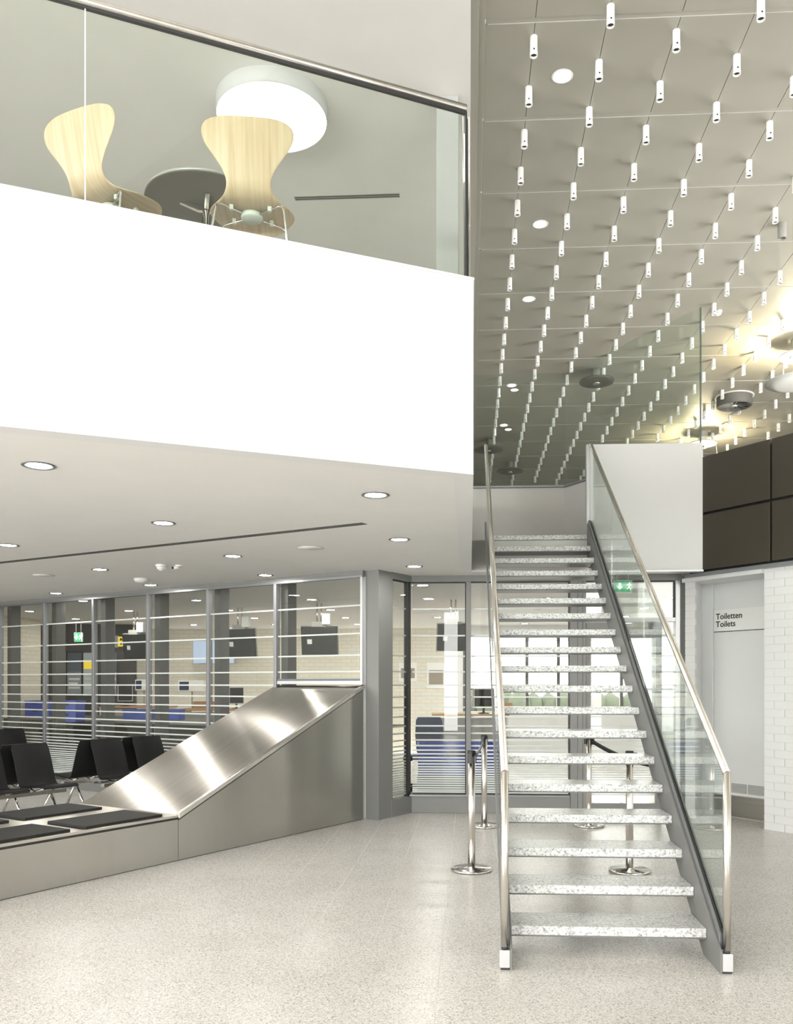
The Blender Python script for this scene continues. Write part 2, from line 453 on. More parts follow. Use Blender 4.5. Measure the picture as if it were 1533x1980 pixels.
# ------------------------------------------------------------------ front glazing (world aligned)
STR = [2.475, 2.15, 1.90, 1.71, 1.548, 1.405, 1.28, 1.168, 1.053, .965, .881, .812, .758, .712, .667, .628, .59, .555, .524, .496, .466, .437, .41, .383, .356, .328, .30, .273, .25, .231]
def stripes(x0, x1, y, zlo, zhi, th=.018):
    g = G()
    for z in STR:
        if zlo < z < zhi: g.add([(x0, y, z - th / 2), (x1, y, z - th / 2), (x1, y, z + th / 2), (x0, y, z + th / 2)], [(0, 1, 2, 3)])
    return g
def pane(parent, x0, x1, z0, z1, y=0, st=True, yf=None):
    p = mk('pane', box(x0, y - .005, z0, x1, y + .005, z1), M['glass_w'], parent)
    if st: mk('printed_stripes', stripes(x0, x1, y + .0065 if yf is None else yf, z0, z1), M['frit'], p, kind='stuff')
    return p
w2 = root('window_2', (0, YG, 0), 0, kind='structure')
XL = -.72
for nm, a in (('head_frame', (XL, -.06, 2.80, 2.53, .06, ZS)), ('sill_frame', (XL, -.055, .0, 1.212, .05, .21))):
    mk(nm, box(*a), M['greyframe'], w2, bevel=.004)
mk('sill_cap', box(XL, -.075, .205, 1.2, .03, .222), M['alu'], w2)
for x0, x1 in ((-.037, .022), (1.214, 1.30), (1.302, 1.36)):
    mk('mullion', box(x0, -.062, .0, x1, .07, 2.80), M['greyframe'], w2, bevel=.004)
for x0, x1 in ((-.69, -.038), (.023, 1.206)):
    pane(w2, x0, x1, .235, 2.79, 0, yf=-.0065)
    mk('gasket', G().box(x0, -.02, .222, x1, .02, .236).box(x0, -.02, 2.788, x1, .02, 2.80).box(x1 - .012, -.02, .236, x1, .02, 2.788), M['darkframe'], w2)
# glazed door in the front glazing
d2 = root('door_2', (0, YG, 0), 0, kind='structure')
mk('jamb', box(1.362, -.06, 0, 1.40, .06, 2.80), M['greyframe'], d2, bevel=.003)
mk('jamb', box(2.459, -.06, 0, 2.514, .06, 2.80), M['alulight'], d2, bevel=.003)
mk('jamb', box(2.516, -.05, 0, 2.60, .06, 2.86), M['greyframe'], d2)
mk('transom', box(1.40, -.06, 2.307, 2.459, .06, 2.357), M['alulight'], d2, bevel=.003)
mk('pane', box(1.40, -.005, 2.357, 2.459, .005, 2.79), M['glass_w'], d2)
mk('gasket', G().box(1.40, -.02, 2.788, 2.44, .02, 2.80).box(2.443, -.02, 2.357, 2.459, .02, 2.79), M['darkframe'], d2)
lf = mk('leaf_frame', G().box(1.402, -.045, .005, 1.458, .03, 2.30).box(2.23, -.045, .005, 2.30, .03, 2.30).box(1.458, -.045, 2.115, 2.23, .03, 2.30).box(1.458, -.045, .005, 2.23, .03, .13), M['greyframe'], d2)
pane(d2, 1.459, 2.229, .131, 2.114, 0, st=False)
mk('printed_stripes', stripes(1.459, 2.229, -.0065, .2, 1.3, .012), M['frit'], d2, kind='stuff')
pane(d2, 2.301, 2.458, .01, 2.306, 0)
mk('handle', G().tube([(2.262, -.045, 1.0), (2.262, -.09, 1.0), (2.13, -.09, 1.0)], .011).cyl((2.262, -.047), .026, .975, 1.025, 12), M['chrome'], d2)
# side glazing between column and front glazing (facade frame, plane x=-.14)
w3 = root('window_3', FO, FRZ, kind='structure')
mk('head_frame', box(-.20, -.80, 2.80, -.09, -.28, ZS), M['greyframe'], w3)
mk('sill_frame', box(-.20, -.80, 0, -.085, -.28, .20), M['greyframe'], w3)
p = mk('pane', box(-.145, -.72, .2, -.135, -.32, 2.8), M['glass_w'], w3)
g = G()
for z in STR: g.add([(-.1335, -.72, z - .009), (-.1335, -.32, z - .009), (-.1335, -.32, z + .009), (-.1335, -.72, z + .009)], [(0, 1, 2, 3)])
mk('printed_stripes', g, M['frit'], p, kind='stuff')
mk('corner_post', box(-.165, -.745, .2, -.105, -.685, 2.80), M['darkframe'], w3)
mk('gasket', G().box(-.15, -.72, 2.786, -.13, -.32, 2.80), M['darkframe'], w3)
wc = mk('wall_column', box(-.19, -.32, 0, 0, -.03, ZS), M['greyframe'], None, FO, (0, 0, FRZ), .004, kind='structure')
mk('cover_strip', box(-.012, -.03, 0, .002, -.02, ZS - .07), M['alulight'], wc)

# ------------------------------------------------------------------ left glass facade
w1 = root('window_1', FO, FRZ, kind='structure')
mk('head_frame', box(0, -.10, 2.825, 11.5, .02, ZS), M['greyframe'], w1)
mk('head_strip', box(0, -.03, 2.795, 11.5, .03, 2.825), M['alu'], w1, bevel=.003)
xs = [0.0, 1.324] + [1.324 + 1.1695 * k for k in range(1, 9)]
mk('sill_frame', box(1.30, -.05, 0, 11.5, .02, .12), M['greyframe'], w1)
for k, x in enumerate(xs):
    if k: mk('mullion', box(x - .022, -.03, .12, x + .022, .045, 2.80), M['alu'], w1, bevel=.004)
    else: mk('mullion', box(0, -.03, 1.56, .03, .03, 2.80), M['alulight'], w1, bevel=.003)
    if k: mk('support_post', box(x - .055, -.30, 0, x + .055, -.14, 2.83), M['darkpost'], w1)
mk('lower_frame', G().box(.03, -.03, 1.56, 1.30, .03, 1.60), M['alulight'], w1, bevel=.003)
mk('lower_gasket', G().box(.03, -.02, 1.60, 1.30, .02, 1.625), mat('grey_gasket', (.16, .18, .20), .5), w1)
for k in range(len(xs) - 1):
    z0 = 1.625 if k == 0 else .12
    pane(w1, xs[k] + .023, xs[k + 1] - .023, z0, 2.795)

# ------------------------------------------------------------------ right wall: brown cladding, white brick, door recess
RO = Vector((2.512, 10.145, 0)); RRZ = math.atan2(-.8, .6)   # +x towards the camera along the wall, +y = behind?  (rot90 of +x)
# local +y = (.8,.6) points into the wall
wr = mk('wall_right', G().box(0.02, .05, 2.84, 8, .6, 4.12), M['blackgap'], None, RO, (0, 0, RRZ), kind='structure')
PW = 1.10
for k in range(7):
    for z0, z1 in ((2.862, 3.487), (3.516, 4.152)):
        mk('cladding_panel', box(k * 1.125, 0, z0, k * 1.125 + PW, .045, z1), M['brown'], wr, bevel=.004)
mk('base_ledge', box(-.02, .01, 2.80, 8, .3, 2.838), M['alu'], wr)
mk('wall_lintel', box(-.1, .06, 2.755, .965, .5, 2.80), M['door'], None, RO, (0, 0, RRZ), kind='structure')
def brick_wall(name, x0, x1, z1, first):
    b = mk(name, G().prism(first, 0, z1) if first else box(x0, .106, 0, x1, .56, z1), M['brickjoint'], None, RO, (0, 0, RRZ), kind='structure')
    cache = {}
    nz = int(z1 / .0865) + 1; cnt = 0
    st = G()
    for j in range(nz):
        z = j * .0865; zt = min(z + .079, z1)
        if zt - z < .02: continue
        x = x0 - (.125 if j % 2 else 0)
        while x < x1:
            a, c = max(x, x0), min(x + .243, x1); x += .25
            if c - a < .02: continue
            key = (round(c - a, 3), round(zt - z, 3))
            if key not in cache: cache[key] = box(0, 0, 0, c - a, .03, zt - z).mesh('brick', [M['brick']])
            if cnt < 280 and a < 1.6:
                mk('brick', cache[key], None, b, (a, .1 + random.uniform(-.0012, .0012), z)); cnt += 1
            else: st.box(a, .1, z, c, .13, zt)
    if st.v: mk('far_bricks', st, M['brick'], b, kind='stuff')
    return b
brick_wall('wall_brick_pier', .966, 8, 2.80, 0)
brick_wall('wall_brick_reveal', -.085, .052, 2.80, [(-.085, .106), (.052, .106), (-.172, .52), (-.3, .52)])
d1 = root('door_1', RO, RRZ, kind='structure')
mk('frame', G().box(-.22, .50, 0, -.008, .58, 2.765).box(-.008, .50, 2.765, .97, .58, 2.80), M['door'], d1, bevel=.004)
lf = mk('leaf', box(-.004, .525, .265, .97, .57, 2.76), M['door'], d1)
mk('kick_plate', box(-.004, .52, .01, .97, .565, .255), steel('kick_steel', (.34, .325, .295), .33, 0, stretch=(.05, 1, 1)), d1)
for x0, x1 in ((.14, .445), (.46, .79)):
    vg = mk('grille', box(x0, .5235, .29, x1, .53, .40), M['ventgrey'], d1)
    for k in range(6):
        mk('slat', box(x0 + .006, .518, .296 + k * .0175, x1 - .006, .526, .304 + k * .0175), M['alulight'], vg)
sg = root('door_sign', RO + Matrix.Rotation(RRZ, 3, 'Z') @ Vector((0, .515, 2.18)), RRZ, label='white Toiletten Toilets sign plate with a black underline on the door', cat='sign')
mk('plate', box(0, 0, .008, .70, .009, .262), M['plasticw'], sg)
mk('underline', box(0, -.001, 0, .70, .008, .007), M['ink'], sg)
for k, (t, z) in enumerate((('Toiletten', .152), ('Toilets', .060))):
    me = text_mesh(t, .098); me.materials.clear(); me.materials.append(M['ink'])
    mk('lettering', me, None, sg, (.03, -.001, z), (R(90), 0, 0))

# ================================================================== STAIRCASE
g_, r_s = .2756, .1724
T0 = 4.964
st = root('staircase', (.79, T0, 0), 0, label='open-riser steel staircase with granite treads and glass balustrades', cat='staircase')
def lx(x): return x - .79
tr_me = box(lx(.238), 0, -.052, lx(1.348), .305, 0).mesh('tread', [M['tread']])
lip_me = box(lx(.238), .004, -.06, lx(1.348), .30, -.0525).mesh('tread_tray', [M['stringer']])
for k in range(19):
    t = mk('tread', tr_me, None, st, (0, k * g_, (k + 1) * r_s - .003))
    b = t.modifiers.new('bevel', 'BEVEL'); b.width = .004; b.segments = 2
    mk('tread_tray', lip_me, None, t)
def sz(y): return .10 + .6265 * (y - 4.66)        # stringer top line
def yl(y): return y - T0
poly = [(4.70, 0), (4.70, .115), (9.93, sz(9.93)), (9.93, 2.90), (9.60, .041 + .622 * (9.60 - 5.10)), (5.04, 0)]
poly = [(yl(a), b) for a, b in poly]
for x0, x1 in ((1.349, 1.362), (.222, .236)):
    mk('stringer', G().prism(poly, lx(x0), lx(x1), 'x'), M['stringer'], st, bevel=.002)
for sx, xa in ((1, 1.362), (-1, .222)):
    # clamp profile on the outside of the stringer, glass, handrail, newel, shoe
    cl = [(4.76, sz(4.76) - .05), (4.76, sz(4.76) + .035), (9.93, sz(9.93) + .035), (9.93, sz(9.93) - .05)]
    cl = [(yl(a), b) for a, b in cl]
    mk('clamp_profile', G().prism(cl, lx(xa), lx(xa + sx * .014), 'x'), M['alu'], st, bevel=.002)
    mk('gasket', G().prism([(a, b + (.006 if i in (1, 2) else 0)) for i, (a, b) in enumerate(cl)], lx(xa + sx * .0145), lx(xa + sx * .021), 'x'), M['darkframe'], st)
    mk('outer_profile', G().prism([(a, b - .004) for a, b in cl], lx(xa + sx * .0345), lx(xa + sx * .044), 'x'), M['alu'], st)
    def rz(y): return 1.075 + .6215 * (y - 4.722)
    cuts = [4.765, 6.93, 8.47, 9.915]
    for a, b in zip(cuts[:-1], cuts[1:]):
        a2, b2 = a + .004, b - .004
        pp = [(yl(a2), sz(a2) - .03), (yl(a2), rz(a2) - .008), (yl(b2), rz(b2) - .008), (yl(b2), sz(b2) - .03)]
        mk('glass_pane', G().prism(pp, lx(xa + sx * .022), lx(xa + sx * .034), 'x'), M['glass_s'], st)
    hx = lx(xa + sx * .028)
    mk('handrail', G().tube([(hx, yl(4.722), 1.075), (hx, yl(9.92), rz(9.92))], .0215, 16), M['steelrail'], st)
    mk('newel_post', G().tube([(hx, yl(4.722), .125), (hx, yl(4.722), 1.083)], .0215, 16), M['steelrail'], st)
    mk('newel_gasket', G().cyl((hx, yl(4.722)), .018, .108, .125, 14), M['darkframe'], st)
    mk('floor_shoe', box(hx - .028, yl(4.70), .012, hx + .028, yl(4.76), .108), M['alulight'], st, bevel=.003)
    mk('shoe_base', box(hx - .022, yl(4.705), 0, hx + .022, yl(4.755), .012), M['darkframe'], st)

# ================================================================== BAGGAGE SLIDE (facade frame)
bs = root('baggage_slide', FO + Vector((0, 0, 0)), FRZ, label='brushed stainless steel baggage slide sloping out of the glass facade', cat='baggage slide')
BW, BR, BH, RH = 1.36, 2.764, .385, 1.525
o = mk('ramp_side', G().prism([(-.02, .006), (-.02, RH - .02), (BR, BH), (BR, .006)], .004, .03, 'x'), M['steelside'], bs); uv_planar(o, (0, 1, 0), (0, 0, 1))
o = mk('ramp_far_side', G().prism([(0, .006), (0, RH - .02), (BR, BH), (BR, .006)], BW - .03, BW, 'x'), M['steelside'], bs); uv_planar(o, (0, 1, 0), (0, 0, 1))
o = mk('ramp_top', G().prism([(-.01, RH), (-.01, RH + .02), (BR, BH + .022), (BR, BH + .002)], .028, BW, 'x'), M['steelbelt'], bs); uv_planar(o, (1, 0, 0), (0, 1, 0))
o = mk('ramp_rim', G().prism([(-.01, RH - .012), (-.01, RH + .034), (BR + .004, BH + .034), (BR + .004, BH - .012)], -.012, .028, 'x'), M['steelrail'], bs, bevel=.004)
mk('rim_gap', G().prism([(0, RH - .028), (0, RH - .012), (BR, BH - .012), (BR, BH - .028)], .001, .02, 'x'), M['darkframe'], bs)
o = mk('low_side', G().box(.004, BR + .004, .006, .03, 8, BH - .02), M['steelside'], bs); uv_planar(o, (0, 1, 0), (0, 0, 1))
o = mk('low_top', G().box(-.008, BR + .004, BH, BW, 8, BH + .022), M['steelbelt'], bs, bevel=.004); uv_planar(o, (1, 0, 0), (0, 1, 0))
mk('top_gap', box(.006, BR + .004, BH - .018, BW - .02, 8, BH - .001), M['darkframe'], bs)
o = mk('low_far_side', box(BW - .03, BR + .004, .006, BW - .004, 8, BH - .02), M['steelside'], bs)
mk('plinth', box(.02, 0, 0, BW - .02, 8, .008), M['darkframe'], bs)
for j in range(6):
    for x0 in (.03, .84):
        y0 = 2.92 + j * .91
        if y0 + .77 < 8: mk('rubber_pad', box(x0, y0, BH + .0225, x0 + .5, y0 + .77, BH + .045), M['rubber'], bs, bevel=.003)

# ================================================================== WAITING BENCHES (facade frame)
def shell_mesh(wd=.46, th=.016):
    prof = [(-.43, .425), (-.42, .442), (-.36, .452), (-.25, .444), (-.12, .428), (-.05, .422), (-.015, .432), (.01, .46), (.03, .51), (.06, .60), (.10, .72), (.145, .83), (.165, .885)]
    g = G(); vs = []; n = len(prof)
    for i, (a, z) in enumerate(prof):
        p0 = Vector(prof[max(0, i - 1)]); p1 = Vector(prof[min(n - 1, i + 1)]); t = (p1 - p0).normalized(); nn = Vector((-t.y, t.x))
        b = Vector((a, z)) - nn * th
        wn = wd / 2 - (.0 if 1 < i < n - 1 else .015)
        vs += [(a, -wn, z), (a, wn, z), (b.x, wn, b.y), (b.x, -wn, b.y)]
    fs = []
    for i in range(n - 1):
        for q in range(4):
            q2 = (q + 1) % 4
            fs.append((i * 4 + q, i * 4 + q2, i * 4 + 4 + q2, i * 4 + 4 + q))
    g.add(vs, fs, True); g.add(vs[:4], [(0, 1, 2, 3)]); g.add(vs[-4:], [(3, 2, 1, 0)])
    return g.mesh('seat_shell', [M['blackply']])
SH = shell_mesh()
Rf = Matrix.Rotation(FRZ, 4, 'Z')
def fw(x, y, z=0): return FO + (Rf @ Vector((x, y, z)))
def bench(x, ys, flip, label):
    yc = sum(ys) / len(ys)
    b = root('waiting_bench', fw(x, yc), FRZ + (math.pi if flip else 0), label, 'bench', 'black seats between slide and facade')
    L = (max(ys) - min(ys)) / 2 + .26
    mk('beam', box(-.14, -L, .33, -.08, L, .37), M['chrome'], b)
    for y in ys:
        o = mk('seat_shell', SH, None, b, (0, (y - yc) * (-1 if flip else 1), 0))
        bv = o.modifiers.new('bevel', 'BEVEL'); bv.width = .004; bv.limit_method = 'ANGLE'; bv.angle_limit = R(50)
        mk('bracket', G().tube([(-.34, y * 0 - .12, .425), (-.11, -.12, .37), (-.02, -.12, .405)], .011, 8).tube([(-.34, .12, .425), (-.11, .12, .37), (-.02, .12, .405)], .011, 8), M['chrome'], o)
    for s in (-1, 1):
        y = s * (L - .18)
        mk('leg', G().tube([(-.11, y, .34), (-.30, y, .02)], .016, 8).tube([(-.11, y, .34), (.10, y, .02)], .016, 8), M['chrome'], b)
bench(2.95, [.51, 1.13], False, 'black two-seat bench facing the steel slide, nearest the glass facade')
bench(2.95, [2.16, 2.75, 3.34], False, 'black three-seat bench facing the steel slide at the left picture edge')
bench(3.33, [.62, 1.25], True, 'black bench turned towards the office, back to back with the two-seat bench')
bench(3.33, [2.25, 2.85, 3.45], True, 'black bench turned away, back to back with the three-seat bench at left')
bench(6.2, [.36, .95, 1.54], False, 'black bench in the second row, behind, against the far facade')

# ================================================================== BARRIER POSTS
bp = root('barrier_post', (0, 0, 0), 0, 'x', 'barrier post', 'belt barrier posts')
mk('base', G().lathe([(.165, 0), (.172, .006), (.172, .016), (.16, .024), (.04, .030), (.038, .036)], 36), M['chrome'], bp)
mk('pole', G().lathe([(.0315, .03), (.0315, .965)], 22), M['steelrail'], bp)
mk('belt_head', G().lathe([(.034, .965), (.034, 1.0), (.03, 1.006)], 22).box(-.05, -.02, .90, -.031, .02, .985).box(.031, -.022, .895, .06, .022, .99), M['black'], bp)
spots = [((.02, 7.206), 'steel barrier post standing left of the stairs, nearest the camera', 70), ((.165, 9.44), 'slim steel barrier post at left behind the stairs, near the glazing', 70),
         ((1.314, 9.538), 'steel barrier post seen under the treads beside the glass door', 0), ((1.334, 7.238), 'steel barrier post standing beneath the staircase, at its right', 0)]
posts = []
for k, (xy, lab, a) in enumerate(spots):
    if k == 0: q = bp; q.location = (*xy, 0); q.rotation_euler = (0, 0, R(a)); q['label'] = lab
    else: q = tree_copy(bp, (*xy, 0), R(a), lab)
    posts.append(q)
def strap(post, a, b, sag):
    g = G(); vs = []; N = 14
    a, b = Vector(a), Vector(b)
    inv = Matrix.Rotation(-post.rotation_euler.z, 3, 'Z')
    for i in range(N + 1):
        t = i / N; p = a.lerp(b, t); p.z -= sag * 4 * t * (1 - t)
        p = inv @ (p - post.location)
        vs += [p + Vector((0, 0, .024)), p - Vector((0, 0, .024))]
    fs = [(2 * i, 2 * i + 1, 2 * i + 3, 2 * i + 2) for i in range(N)]
    g.add(vs, fs, True)
    o = mk('strap', g, M['black'], post); so = o.modifiers.new('thick', 'SOLIDIFY'); so.thickness = .002
strap(posts[0], (.03, 7.26, .945), (.16, 9.39, .945), .03)
strap(posts[2], (1.33, 9.50, .945), (1.9, 8.7, .74), .05)

# ================================================================== BALCONY BALUSTRADE
gb = root('glass_balustrade', BO + Vector((0, 0, 4.104)), BRZ, 'frameless glass balustrade with a steel handrail along the white balcony', 'balustrade')
tj = (-2.017 - BO.x) / BD.x
for a, b in ((tj + .004, -.045), (tj - 2.6, tj - .004)):
    mk('glass_pane', box(a, .03, -.02, b, .046, 1.05), M['glass_b'], gb)
mk('joint_seal', box(tj - .003, .031, -.02, tj + .003, .045, 1.05), M['plasticw'], gb)
mk('handrail', G().tube([(-6, .038, 1.075), (-.035, .038, 1.075)], .024, 16), M['steelrail'], gb)
mk('rail_channel', box(-6, .028, 1.036, -.03, .048, 1.056), M['darkframe'], gb)
mk('corner_seal', box(-.042, .026, -.02, -.03, .05, 1.05), M['darkframe'], gb)
gb2 = root('glass_balustrade', (-.02, 5.47, 4.104), 0, 'glass balustrade running back from the balcony corner beside the stairs', 'balustrade')
mk('glass_pane', box(-.008, .02, -.02, .008, 2.9, 1.05), M['glass_b'], gb2)
mk('handrail', G().tube([(0, -.01, 1.075), (0, 2.95, 1.075)], .024, 16), M['steelrail'], gb2)
mk('rail_channel', box(-.012, 0, 1.025, .012, 2.9, 1.056), M['darkframe'], gb2)

# ================================================================== MEZZANINE FURNITURE
def chair_shell():
    key = [(.245, .418, .07), (.24, .43, .14), (.215, .441, .19), (.15, .447, .225), (.06, .442, .238), (-.03, .434, .226), (-.10, .43, .185), (-.155, .438, .142), (-.195, .462, .121), (-.22, .50, .114), (-.238, .55, .132), (-.254, .61, .170), (-.268, .665, .212), (-.279, .715, .238), (-.286, .75, .245), (-.291, .78, .240), (-.2945, .803, .226), (-.2965, .819, .203), (-.298, .829, .17), (-.2985, .833, .12)]
    NU = 10; g = G(); vs = []
    for i, (y, z, hw) in enumerate(key):
        for k in range(NU + 1):
            u = -1 + 2 * k / NU
            back = min(1, max(0, (z - .45) / .15)); seat = 1 - back
            dy = back * .022 * u * u * (hw / .24); dz = seat * (.012 * (u * u) * (1 if y > .1 else -.2)) - (.020 * u * u if i in (0, 1) else 0)
            vs.append((u * hw * 1.12, y + dy, z + dz))
    fs = []
    W = NU + 1
    for i in range(len(key) - 1):
        for k in range(NU): fs.append((i * W + k, i * W + k + 1, (i + 1) * W + k + 1, (i + 1) * W + k))
    g.add(vs, fs, True)
    return g.mesh('shell', [M['wood']])
SHELL = chair_shell()
def chair(loc, rz, label):
    c = root('shell_chair', loc, rz, label, 'chair', 'shell chairs on the mezzanine')
    o = mk('shell', SHELL, None, c); s = o.modifiers.new('thick', 'SOLIDIFY'); s.thickness = .011; s.offset = 0
    s = o.modifiers.new('smooth', 'SUBSURF'); s.levels = 1; s.render_levels = 2
    mk('hub', G().lathe([(.0, .385), (.06, .387), (.068, .397), (.066, .416), (.05, .425), (0, .425)], 24, cap=False), M['hubgreen'], c)
    for sx in (-1, 1):
        for sy in (-1, 1):
            mk('leg', G().tube([(sx * .04, sy * .03, .405), (sx * .175, sy * .125, .412), (sx * .195, sy * .14, .40), (sx * .203, sy * .147, .37), (sx * .25, sy * .225, .0)], .0075, 8), M['chrome'], c)
            mk('clip', box(sx * .115 - .012, sy * .083 - .012, .398, sx * .115 + .012, sy * .083 + .012, .432), M['hubgreen'], c, bevel=.003)
p2 = P(487, 380, 5.32)
chair((p2.x, p2.y, ZF), R(9), 'light wood shell chair seen from behind in front of the round lamp')
p1 = P(216, 370, 5.24)
chair((p1.x, p1.y, ZF), R(-20), 'light wood shell chair at left, turned half sideways beside the table')
tb = root('cafe_table', (-1.767, 5.691, ZF), R(20), 'round grey cafe table with a pale rim between the two shell chairs', 'table')
mk('table_top', G().lathe([(.39, .73), (.398, .732), (.398, .738)], 56), mat('table_laminate', (.17, .16, .145), .5), tb)
mk('rim', G().lathe([(.398, .734), (.404, .738), (.404, .752), (.39, .756)], 56), M['alulight'], tb)
mk('pedestal', G().cyl((0, 0), .025, .02, .72, 16), M['chrome'], tb)
for a in range(4):
    mk('arm', G().prism([(.0, .69), (.02, .729), (.17, .729), (.17, .72), (.05, .685)], -.014, .014, 'y'), M['chrome'], tb, (0, 0, 0), (0, 0, a * math.pi / 2))
mk('base', G().lathe([(.22, 0), (.22, .008), (.03, .02)], 32), M['chrome'], tb)
# large ceiling lamp
lp = root('ceiling_lamp', (-1.64, 7.08, ZM), 0, 'large round glowing ceiling lamp with a pale rim above the mezzanine', 'ceiling lamp')
mk('housing', G().lathe([(.452, 0), (.458, -.01), (.458, -.125), (.45, -.13)], 64, cap=False), mat('lamp_housing', (.55, .56, .56), .5), lp)
mk('diffuser', G().lathe([(.0, -.138), (.30, -.137), (.42, -.133), (.45, -.125)], 64, cap=False), M['lampbig'], lp)
sl = root('slot_vent', (-1.21, 8.47, ZM), 0, 'narrow dark slot vent in the pale mezzanine ceiling beside a chair', 'vent')
mk('frame', G().box(-.52, -.035, -.004, .52, -.027, .0).box(-.52, .027, -.004, .52, .035, 0).box(-.52, -.004, -.004, .52, .004, 0).box(-.525, -.035, -.004, -.52, .035, 0).box(.52, -.035, -.004, .525, .035, 0), M['ventgrey'], sl)
mk('slot', box(-.52, -.027, -.002, .52, -.004, -.0005), M['darkframe'], sl)
mk('slot', box(-.52, .004, -.002, .52, .027, -.0005), M['darkframe'], sl)

# ================================================================== HALL CEILING FIXTURES
def fixture_mesh():
    g = G()
    g.lathe([(.029, 0), (.029, -.112), (.0275, -.114), (.0275, -.116), (.0305, -.118), (.0305, -.15), (.026, -.15), (.024, -.135)], 16, cap=False)
    g.lathe([(.024, -.135), (.0, -.135)], 16, mi=1, cap=False)
    g.box(-.006, -.0312, -.118, .006, -.026, -.107, mi=1)
    return g.mesh('ceiling_cylinder', [M['cylw'], M['dark']])
FM = fixture_mesh(); spots_c = []
for k in range(-1, 24):
    x = CX0 + k * CW
    if x < .2: continue
    y0 = 6.669 if k % 2 == 0 else 6.394
    for n in range(-8, 32):
        y = y0 + n * .5642
        p = proj(x, y, ZC - .15)
        if y > 26 or not (-6 < p[0] < 1539 and 2 < p[1] < 940): continue
        if 1140 < p[0] < 1325 and p[1] > 866: continue
        if p[0] > 1325 and p[1] > 893 - (p[0] - 1325) * .279 + 6: continue
        spots_c.append((p[2], x, y, k))
spots_c.sort(); rest = G(); seen_c = {}
def nth(i): return '%d%s' % (i, 'th' if 10 < i % 100 < 14 else {1: 'st', 2: 'nd', 3: 'rd'}.get(i % 10, 'th'))
rv = [tuple(v.co) for v in FM.vertices]; rf = [list(q.vertices) for q in FM.polygons]; rm = [q.material_index for q in FM.polygons]
for i, (d, x, y, kc) in enumerate(spots_c):
    seen_c[kc] = seen_c.get(kc, 0) + 1
    if i < 300: mk('ceiling_cylinder', FM, None, None, (x, y, ZC), label='white ceiling cylinder, %s from the top in the %s receding row from the left' % (nth(seen_c[kc]), nth(kc + 1)), cat='ceiling fixture', group='white cylinders on the hall ceiling')
    else:
        o = len(rest.v); rest.v += [(a + x, b + y, c + ZC) for a, b, c in rv]
        for f, m in zip(rf, rm): rest.f.append([q + o for q in f]); rest.s.append(True); rest.m.append(m)
if rest.v: mk('far_ceiling_cylinders', rest, [M['cylw'], M['dark']], label='distant rows of small white ceiling cylinders', cat='ceiling fixture', kind='stuff')
def downlight(x, y, z, r, label, m='lampon', ring='lampring', cat='downlight', group=None, name='downlight'):
    d = root(name, (x, y, z), 0, label, cat, group)
    mk('trim_ring', G().lathe([(r, 0), (r + .004, -.004), (r - .006, -.008), (r * .74, -.003), (r * .74, .0)], 28, cap=False), M[ring], d)
    mk('lamp', G().lathe([(r * .745, -.0025), (0, -.0025)], 28, cap=False), M[m], d)
    return d
for (x, y), t in zip([(.764, 7.11), (.769, 9.383), (.771, 11.2), (.709, 14.42), (.668, 16.63)],
        ['nearest the top of the picture', 'second from the top', 'third, above the glass screen', 'seen through the landing glass, upper', 'seen through the landing glass, lower']):
    downlight(x, y, ZC, .085, 'round lit downlight in the grey panel ceiling, ' + t, 'spoton', 'plasticw', group='hall ceiling downlights')
# swirl diffusers / reflector discs
def swirl(x, y, label):
    s = root('air_diffuser', (x, y, ZC), 0, label, 'air vent')
    mk('collar', G().lathe([(.33, 0), (.33, -.012), (.30, -.014)], 40, cap=False), M['plasticw'], s)
    mk('drum', G().lathe([(.295, 0), (.295, -.17), (.27, -.18), (.25, -.17), (.25, -.10)], 40, cap=False), mat('drum_grey', (.16, .155, .14), .5), s)
    mk('core', G().lathe([(.25, -.10), (0, -.10)], 40, cap=False), M['dark'], s)
    for k in range(12):
        a = k * math.pi / 6
        mk('vane', G().add([(.04, -.012, -.165), (.25, -.035, -.165), (.25, .035, -.12), (.04, .012, -.12)], [(0, 1, 2, 3)]), M['ventgrey'], s, rot=(0, 0, a)).modifiers.new('thick', 'SOLIDIFY').thickness = .004
    mk('hub', G().lathe([(.05, -.12), (.05, -.17), (0, -.175)], 20), M['plasticw'], s)
swirl(4.60, 15.2, 'grey drum air diffuser with swirl vanes above the brown panels')
def disc_lamp(x, y, z, r, label, lit, group='suspended discs on the hall ceiling'):
    s = root('disc_luminaire', (x, y, z), 0, label, 'luminaire', group)
    mk('stem', G().cyl((0, 0), .06, 0, ZC - z, 16), M['ventgrey'], s)
    mk('disc', G().lathe([(0, .03), (r * .5, .03), (r, .012), (r + .006, 0), (r, -.014), (r * .6, -.02), (0, -.02)], 48, cap=False), mat('disc_bronze', (.10, .094, .08), .45), s)
    mk('lens', G().lathe([(.06, -.021), (.06, -.04), (0, -.045)], 16), M['lampon' if lit else 'chrome'], s)
disc_lamp(2.02, 13.75, 6.36, .27, 'dark round disc luminaire seen through the angled glass screen', False)
disc_lamp(.40, 17.6, 6.36, .30, 'dark disc luminaire beside the left stair handrail', False)
disc_lamp(.92, 19.4, 6.36, .30, 'far dark disc luminaire just above the landing wall', False)
